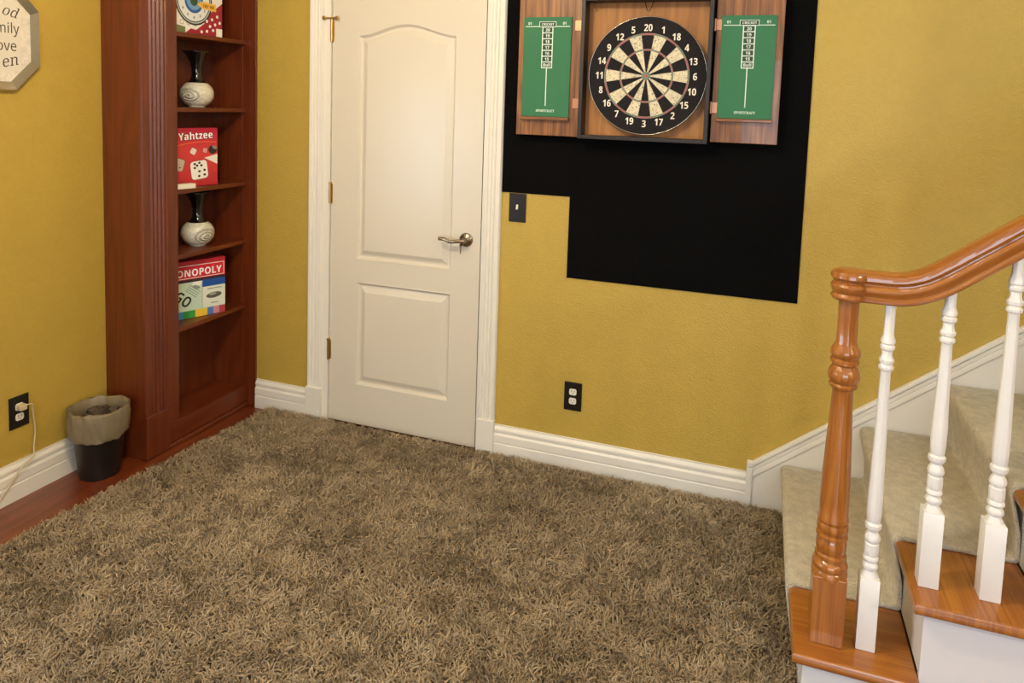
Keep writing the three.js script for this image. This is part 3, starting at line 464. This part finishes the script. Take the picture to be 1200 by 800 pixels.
// ------------------------------------------------------------------ dartboard cabinet and dartboard
{
  const pine = woodTex('#9a6531', '#5d351a', 512, 1024, 0.3, 0.9, 60, 4);
  const mp = new THREE.MeshPhysicalMaterial({ map: pine, roughness: 0.45, clearcoat: 0.2 });
  const frameM = new THREE.MeshStandardMaterial({ map: woodTex('#20120b', '#100906', 256, 512, 0.2, 0.8, 50, 4), roughness: 0.5 });
  const backM = new THREE.MeshStandardMaterial({ map: woodTex('#ad7539', '#8e5c2a', 256, 512, 0.4, 1.0, 40, 3), roughness: 0.6 });
  const green = new THREE.MeshStandardMaterial({ map: tintTex('#2c6d47', 0.12, 12, 80, 0.3, 256), roughness: 0.7 });
  const cab = thing('dartboard_cabinet', 'open wooden dartboard cabinet with green scoreboards on both doors', 'cabinet');
  const x0 = -0.704, x1 = -0.206, y0 = 1.408, y1 = 1.958, zb = 0.0045, zf = 0.088, t = 0.015;
  part('back_panel', bx(x0 + t, x1 - t, y0 + t, y1 - t, zb, 0.018, 0), backM, cab);
  part('side_panel', bx(x0, x0 + t, y0, y1, zb, zf), frameM, cab); part('side_panel', bx(x1 - t, x1, y0, y1, zb, zf), frameM, cab);
  part('bottom_panel', bx(x0 + t, x1 - t, y0, y0 + t, zb, zf, 0.0015, 'x'), frameM, cab); part('top_panel', bx(x0 + t, x1 - t, y1 - t, y1, zb, zf, 0.0015, 'x'), frameM, cab);
  const font = await new FontLoader().loadAsync('fonts/droid/droid_sans_bold.typeface.json');
  const board = (x, y, w, h, parent) => {
    const b = part('scoreboard', bx(x, x + w, y, y + h, 0.0505, 0.057, 0.001), green, parent, 'green chalk scoreboard');
    const print = canvasTex(400, 800, (c, W, Hh) => { c.fillStyle = '#2c6d47'; c.fillRect(0, 0, W, Hh); c.strokeStyle = c.fillStyle = '#d9e3d6'; c.lineWidth = 6; c.beginPath(); c.moveTo(10, 72); c.lineTo(390, 72); c.stroke();
      c.fillStyle = '#1c3d2c'; c.fillRect(132, 34, 140, 40); c.lineWidth = 5; c.strokeRect(132, 34, 140, 40); c.fillStyle = '#d9e3d6'; c.textAlign = 'center'; c.font = 'bold 27px sans-serif'; c.fillText('CRICKET', 202, 64, 130); c.font = 'bold 30px sans-serif'; c.fillText('01', 50, 58); c.fillText('01', 345, 58);
      ['20', '19', '18', '17', '16', '15', 'Bull'].forEach((s, i) => { const yy = 76 + i * 47; c.fillStyle = '#24422f'; c.fillRect(160, yy, 86, 47); c.strokeStyle = '#d9e3d6'; c.lineWidth = 8; c.strokeRect(160, yy, 86, 47); c.fillStyle = '#d9e3d6'; c.font = 'bold 34px sans-serif'; c.fillText(s, 203, yy + 36, 70); });
      c.lineWidth = 8; c.beginPath(); c.moveTo(203, 405); c.lineTo(203, 715); c.stroke(); c.font = 'bold 28px serif'; c.fillText('SPORTCRAFT', 203, 765, 160); });
    part('printed_face', new THREE.PlaneGeometry(w - 0.004, h - 0.004).translate(x + w / 2, y + h / 2, 0.0574), new THREE.MeshStandardMaterial({ map: print, roughness: 0.7 }), b);
    part('chalk_ledge', bx(x - 0.003, x + w + 0.003, y - 0.013, y - 0.0005, 0.0505, 0.072, 0.003, 'x'), mp, b);
  };
  const dl = part('cabinet_door', bx(-0.972, -0.712, y0 + 0.004, y1, 0.030, 0.050, 0.002), mp, cab); board(-0.950, 1.488, 0.200, 0.398, dl);
  const dr = part('cabinet_door', bx(-0.198, 0.040, y0 + 0.008, y1, 0.030, 0.050, 0.002), mp, cab); board(-0.178, 1.507, 0.193, 0.378, dr);
  for (const y of [1.852, 1.545]) { part('hinge', merge([bx(-0.737, -0.7125, y - 0.02, y + 0.02, 0.0502, 0.053, 0.0008), new THREE.CylinderGeometry(0.004, 0.004, 0.045, 8).translate(-0.709, y, 0.052)]), M.copper, cab, 'copper coloured hinge'); part('hinge', merge([bx(-0.1975, -0.176, y - 0.02, y + 0.02, 0.0502, 0.053, 0.0008), new THREE.CylinderGeometry(0.004, 0.004, 0.045, 8).translate(-0.2015, y, 0.052)]), M.copper, cab, 'copper coloured hinge'); }
  part('hanger', tube([[-0.470, 1.945, 0.03], [-0.452, 1.902, 0.05], [-0.435, 1.945, 0.03]], 0.0015, 20, 5), M.nickel, cab);
  for (const [x, y] of [[x0 + 0.045, 1.915]]) part('screw', lathe([[0, 0.002], [0.004, 0.001], [0.0045, 0]], 10).rotateX(Math.PI / 2).translate(x, y, 0.018), M.nickel, cab);

  const db = thing('dartboard', 'round dartboard with black and cream segments in the wooden cabinet', 'dartboard', [-0.4475, 1.6585, 0.0182]);
  const RO = 0.2255, ZD = 0.040;
  const blk = new THREE.MeshStandardMaterial({ map: tintTex('#161113', 0.3, 40, 120, 0.2, 256), roughness: 0.95 });
  const creamM = new THREE.MeshStandardMaterial({ map: (() => { const l = lattice(60, 60), l2 = lattice(25, 25); return dataTex(512, 512, (u, v) => { const a = l(u * 60, v * 60), b = l2(u * 25, v * 25); const k = (a > 0.80 ? 0.62 : 1) * (0.9 + 0.12 * b); return [0.88 * k, 0.83 * k, 0.70 * k]; }, true, 0.2); })(), roughness: 0.95 });
  const red = new THREE.MeshStandardMaterial({ color: '#a8605c', roughness: 0.9 }), grn = new THREE.MeshStandardMaterial({ color: '#717f6a', roughness: 0.9 });
  part('board_disc', uvm(lathe([[0, 0], [RO, 0], [RO + 0.0005, 0.004], [RO, ZD - 0.004], [RO - 0.004, ZD], [0.166, ZD], [0, ZD]], 80).rotateX(Math.PI / 2)), blk, db);
  const seg = (r0, r1, k, z) => { const p = [], n = 6, a0 = Math.PI / 2 - R(18) * k - R(9), a1 = a0 + R(18); for (let i = 0; i <= n; i++) { const a = a0 + (a1 - a0) * i / n; p.push([Math.cos(a) * r1, Math.sin(a) * r1]); } if (r0 < 0.002) p.push([0, 0]); else for (let i = n; i >= 0; i--) { const a = a0 + (a1 - a0) * i / n; p.push([Math.cos(a) * r0, Math.sin(a) * r0]); } return uvm(extrude(p, z).translate(0, 0, ZD)); };
  for (let k = 0; k < 20; k++) {
    const odd = k % 2, m = odd ? creamM : blk, s = odd ? grn : red;
    part('inner_segment', seg(0.016, 0.0965, k, 0.0012), m, db); part('treble_segment', seg(0.0972, 0.1022, k, 0.0012), s, db); part('outer_segment', seg(0.1029, 0.1560, k, 0.0012), m, db); part('double_segment', seg(0.1567, 0.1620, k, 0.0012), s, db);
  }
  part('outer_bull', lathe([[0.0065, 0], [0.0155, 0], [0.0155, 0.0014], [0.0065, 0.0014]], 24).rotateX(Math.PI / 2).translate(0, 0, ZD), grn, db);
  part('inner_bull', lathe([[0, 0.0015], [0.0062, 0.0015], [0.0062, 0]], 20).rotateX(Math.PI / 2).translate(0, 0, ZD), red, db);
  const wire = []; for (const r of [0.0063, 0.0158, 0.0968, 0.1026, 0.1563, 0.1625]) wire.push(new THREE.TorusGeometry(r, 0.0007, 6, 72).translate(0, 0, ZD + 0.0014));
  for (let k = 0; k < 20; k++) { const a = Math.PI / 2 - R(18) * k - R(9); wire.push(new THREE.CylinderGeometry(0.0006, 0.0006, 0.149, 5).translate(0, 0.016 + 0.0745, 0).rotateZ(a - Math.PI / 2).translate(0, 0, ZD + 0.0014)); }
  part('wire_spider', merge(wire), new THREE.MeshStandardMaterial({ color: '#9c958c', metalness: 0.8, roughness: 0.45 }), db);
  part('rim_band', new THREE.TorusGeometry(RO, 0.0016, 8, 90).translate(0, 0, ZD - 0.002), new THREE.MeshStandardMaterial({ color: '#b5aea2', metalness: 1, roughness: 0.25 }), db);
  const numM = new THREE.MeshStandardMaterial({ color: '#eee5d2', roughness: 0.7 });
  [20, 1, 18, 4, 13, 6, 10, 15, 2, 17, 3, 19, 7, 16, 8, 11, 14, 9, 12, 5].forEach((n, k) => {
    const g = new TextGeometry(String(n), { font, size: 0.0238, depth: 0.001, curveSegments: 4 }); g.computeBoundingBox(); const b = g.boundingBox; g.translate(-(b.max.x + b.min.x) / 2, -(b.max.y + b.min.y) / 2, ZD + 0.0002); g.scale(0.92, 1.1, 1);
    const a = Math.PI / 2 - R(18) * k; const upright = -R(18) * k; const tilt = Math.cos(upright) < -0.05 ? 0 : 0; g.rotateZ(tilt).translate(Math.cos(a) * 0.1835, Math.sin(a) * 0.1835, 0); part('number', g, numM, db);
  });
}

// ------------------------------------------------------------------ switch and outlets
function receptacle(parent, y) {
  const p = []; for (let i = 0; i < 32; i++) { const a = i / 32 * 6.2832; p.push([Math.max(-0.0155, Math.min(0.0155, 0.0175 * Math.cos(a))), Math.max(-0.0135, Math.min(0.0135, 0.0165 * Math.sin(a)))]); }
  const r = part('receptacle', extrude(p, 0.003, 0.0008).translate(0, y, 0.005), M.ivory, parent, 'ivory receptacle');
  part('slot', merge([bx(-0.0075, -0.0055, y - 0.001, y + 0.008, 0.0075, 0.0082, 0), bx(0.0055, 0.0075, y + 0.0, y + 0.007, 0.0075, 0.0082, 0), new THREE.CylinderGeometry(0.0024, 0.0024, 0.0008, 10).rotateX(Math.PI / 2).translate(0, y - 0.0065, 0.0079)]), M.dark, r);
}
{
  const w = 0.075, h = 0.121, plate = () => uvm(extrude([[-w / 2, -h / 2], [w / 2, -h / 2], [w / 2, h / 2], [-w / 2, h / 2]], 0.006, 0.002, [], 3));
  const sw = thing('light_switch', 'black switch plate with white toggle beside the door', 'light switch', [-0.970, 1.100, 0]);
  part('cover_plate', plate(), M.blackPlastic, sw); part('toggle', bx(-0.0045, 0.0045, -0.011, 0.011, 0.005, 0.014, 0.002).rotateX(-0.35), M.ivory, sw, 'ivory toggle');
  const o1 = thing('wall_outlet', 'black outlet plate with two ivory receptacles above the baseboard under the black panel', 'outlet', [-0.697, 0.324, 0]);
  part('cover_plate', plate(), M.blackPlastic, o1); receptacle(o1, 0.0195); receptacle(o1, -0.0195);
  const o2 = thing('wall_outlet', 'black outlet plate with a plugged-in white cord beside the waste bin', 'outlet', [XL, 0.330, 1.007], Math.PI / 2);
  part('cover_plate', plate(), M.blackPlastic, o2); receptacle(o2, 0.0195); receptacle(o2, -0.0195);
  const cordM = new THREE.MeshStandardMaterial({ color: '#cbb893', roughness: 0.5 });
  const pg = thing('power_cord', 'thin pale power cord hanging from the outlet beside the waste bin', 'cord', [XL + 0.0085, 0.3495, 1.007]);
  part('plug', bx(0, 0.024, -0.011, 0.011, -0.014, 0.014, 0.005), cordM, pg);
  part('cable', tube([[0.018, 0.004, -0.010], [0.020, 0.003, -0.030], [0.012, -0.03, -0.040], [0.006, -0.12, -0.052], [0.014, -0.165, -0.040], [0.022, -0.20, -0.030], [0.026, -0.225, 0.02], [0.022, -0.27, 0.06], [0.020, -0.325, 0.12], [0.020, -0.343, 0.22], [0.022, -0.343, 0.5]], 0.0028, 90, 8), cordM, pg);
}

// ------------------------------------------------------------------ octagonal plaque
{
  const cz = 1.095, cy = 1.715, ax = 0.195, ch = 0.093;
  const pl = thing('wall_plaque', 'octagonal wall plaque with silver edge and black lettering', 'wall plaque', [XL, cy, cz], Math.PI / 2);
  const oct = (a, c) => [[a, a - c], [a - c, a], [-(a - c), a], [-a, a - c], [-a, -(a - c)], [-(a - c), -a], [a - c, -a], [a, -(a - c)]];
  const O = oct(ax, ch), I = oct(ax - 0.034, ch - 0.016);
  const mirror = new THREE.MeshStandardMaterial({ color: '#b3ada4', metalness: 0.8, roughness: 0.16 });
  part('backing', uvm(extrude(O, 0.010)), new THREE.MeshStandardMaterial({ color: '#4a3a2b', roughness: 0.6 }), pl);
  for (let k = 0; k < 8; k++) { const a = O[k], b = O[(k + 1) % 8], c = I[(k + 1) % 8], d = I[k], m = (p, q, t) => [p[0] + (q[0] - p[0]) * t, p[1] + (q[1] - p[1]) * t];
    const A = [...a, 0.0102], B = [...b, 0.0102], A2 = [...m(a, d, 0.2), 0.024], B2 = [...m(b, c, 0.2), 0.024], C = [...c, 0.0175], D = [...d, 0.0175], E = [...d, 0.0102], F = [...c, 0.0102];
    const q = (p, r, s, t) => [...p, ...r, ...s, ...p, ...s, ...t]; const pos = [...q(A, B, B2, A2), ...q(A2, B2, C, D), ...q(D, C, F, E), ...q(A, A2, D, E), ...q(B, F, C, B2), ...q(A, E, F, B)];
    const g = new THREE.BufferGeometry(); g.setAttribute('position', new THREE.Float32BufferAttribute(pos, 3)); g.computeVertexNormals(); part('mirror_strip', uvm(g), mirror, pl); }
  const face = part('panel', uvm(extrude(oct(ax - 0.0345, ch - 0.0162), 0.004).translate(0, 0, 0.0102)), new THREE.MeshStandardMaterial({ map: tintTex('#d9d0bf', 0.08, 12, 40, 0.3, 256), roughness: 0.7 }), pl, 'cream lettered panel');
  const words = canvasTex(640, 640, (c, W) => { c.fillStyle = '#d9d0bf'; c.fillRect(0, 0, W, W); c.fillStyle = '#3a332c'; c.textAlign = 'right'; c.font = 'italic 130px serif'; c.save(); c.translate(612, 150); c.rotate(0.2); c.fillText('od', 0, 0); c.restore(); c.font = '132px sans-serif'; c.fillText('family', 632, 290, 330); c.fillText('love', 606, 452, 230); c.font = 'italic 140px serif'; c.save(); c.translate(620, 575); c.rotate(-0.22); c.fillText('en', 0, 0); c.restore(); });
  const pw = 0.245; part('lettering', new THREE.PlaneGeometry(pw, pw).translate(0, 0, 0.0147), new THREE.MeshStandardMaterial({ map: words, roughness: 0.7 }), face);
}

// ------------------------------------------------------------------ waste bin with a liner
{
  const bin = thing('waste_bin', 'small black waste bin with a tan plastic liner beside the bookcase', 'waste bin', [-2.452, 0, 0.768]);
  part('bucket', lathe([[0, 0.003], [0.070, 0.003], [0.073, 0], [0.075, 0.004], [0.1005, 0.262], [0.1025, 0.268], [0.0995, 0.268], [0.072, 0.012], [0, 0.012]], 40), new THREE.MeshStandardMaterial({ color: '#16100d', roughness: 0.4 }), bin);
  // liner: folded over the rim, hanging lower on one side, wrinkled
  const pos = [], idx = [], NA = 72, prof = [[0.080, 0.18], [0.087, 0.235], [0.094, 0.272], [0.104, 0.281], [0.109, 0.274], [0.112, 0.255], [0.111, 0.232], [0.108, 0.212], [0.103, 0.200]];
  const w1 = lattice(72, 20), w2 = lattice(24, 10);
  for (let i = 0; i < NA; i++) { const a = i / NA * 6.2832, sag = 0.5 + 0.5 * Math.sin(a + 0.9);
    prof.forEach(([r, y], k) => { const o = k > 3 ? 1 : 0, dep = o ? (0.279 - y) / 0.104 : 0; let yy = y - o * dep * 0.05 * sag; const wr = (w1(i, k * 2) - 0.5) * 0.009 + (w2(i / 3, k) - 0.5) * 0.012; let rad = Math.min(0.114, r + wr * (k < 2 ? 0.3 : 1)); if (k >= 3 && k < prof.length) rad = Math.max(rad, 0.1035 - (k === prof.length - 1 ? 0.002 : 0)); yy += (w2(i / 3 + 5, k) - 0.5) * 0.012; pos.push(Math.cos(a) * rad, yy, Math.sin(a) * rad); }); }
  const K = prof.length; for (let i = 0; i < NA; i++) for (let k = 0; k < K - 1; k++) { const a = i * K + k, b = ((i + 1) % NA) * K + k; idx.push(a, a + 1, b, b, a + 1, b + 1); }
  const g = new THREE.BufferGeometry(); g.setAttribute('position', new THREE.Float32BufferAttribute(pos, 3)); g.setIndex(idx); g.computeVertexNormals();
  part('liner', g, new THREE.MeshPhysicalMaterial({ color: '#85765a', roughness: 0.45, side: THREE.DoubleSide, transmission: 0.15, thickness: 0 }), bin, 'crumpled tan plastic liner');
  // crumpled contents
  const tr = []; for (let k = 0; k < 26; k++) { const s = rr(0.014, 0.034), q = new THREE.IcosahedronGeometry(s, 1), p = q.attributes.position; const h = {}; for (let i = 0; i < p.count; i++) { const key = [p.getX(i), p.getY(i), p.getZ(i)].map((v) => v.toFixed(4)).join(); const f = h[key] ?? (h[key] = rr(0.65, 1.2)); p.setXYZ(i, p.getX(i) * f, p.getY(i) * f * 0.7, p.getZ(i) * f); } q.computeVertexNormals(); const a = rr(0, 6.283), r = Math.sqrt(rnd()) * 0.058; q.translate(Math.cos(a) * r, 0.222 + rr(-0.01, 0.03), Math.sin(a) * r); tr.push(q); }
  const half = Math.floor(tr.length * 0.7);
  part('trash', merge(tr.slice(0, half)), new THREE.MeshStandardMaterial({ color: '#2b231c', roughness: 0.7 }), bin); part('trash', merge(tr.slice(half)), new THREE.MeshStandardMaterial({ color: '#4b4136', roughness: 0.8 }), bin);
}

renderer.render(scene, camera);
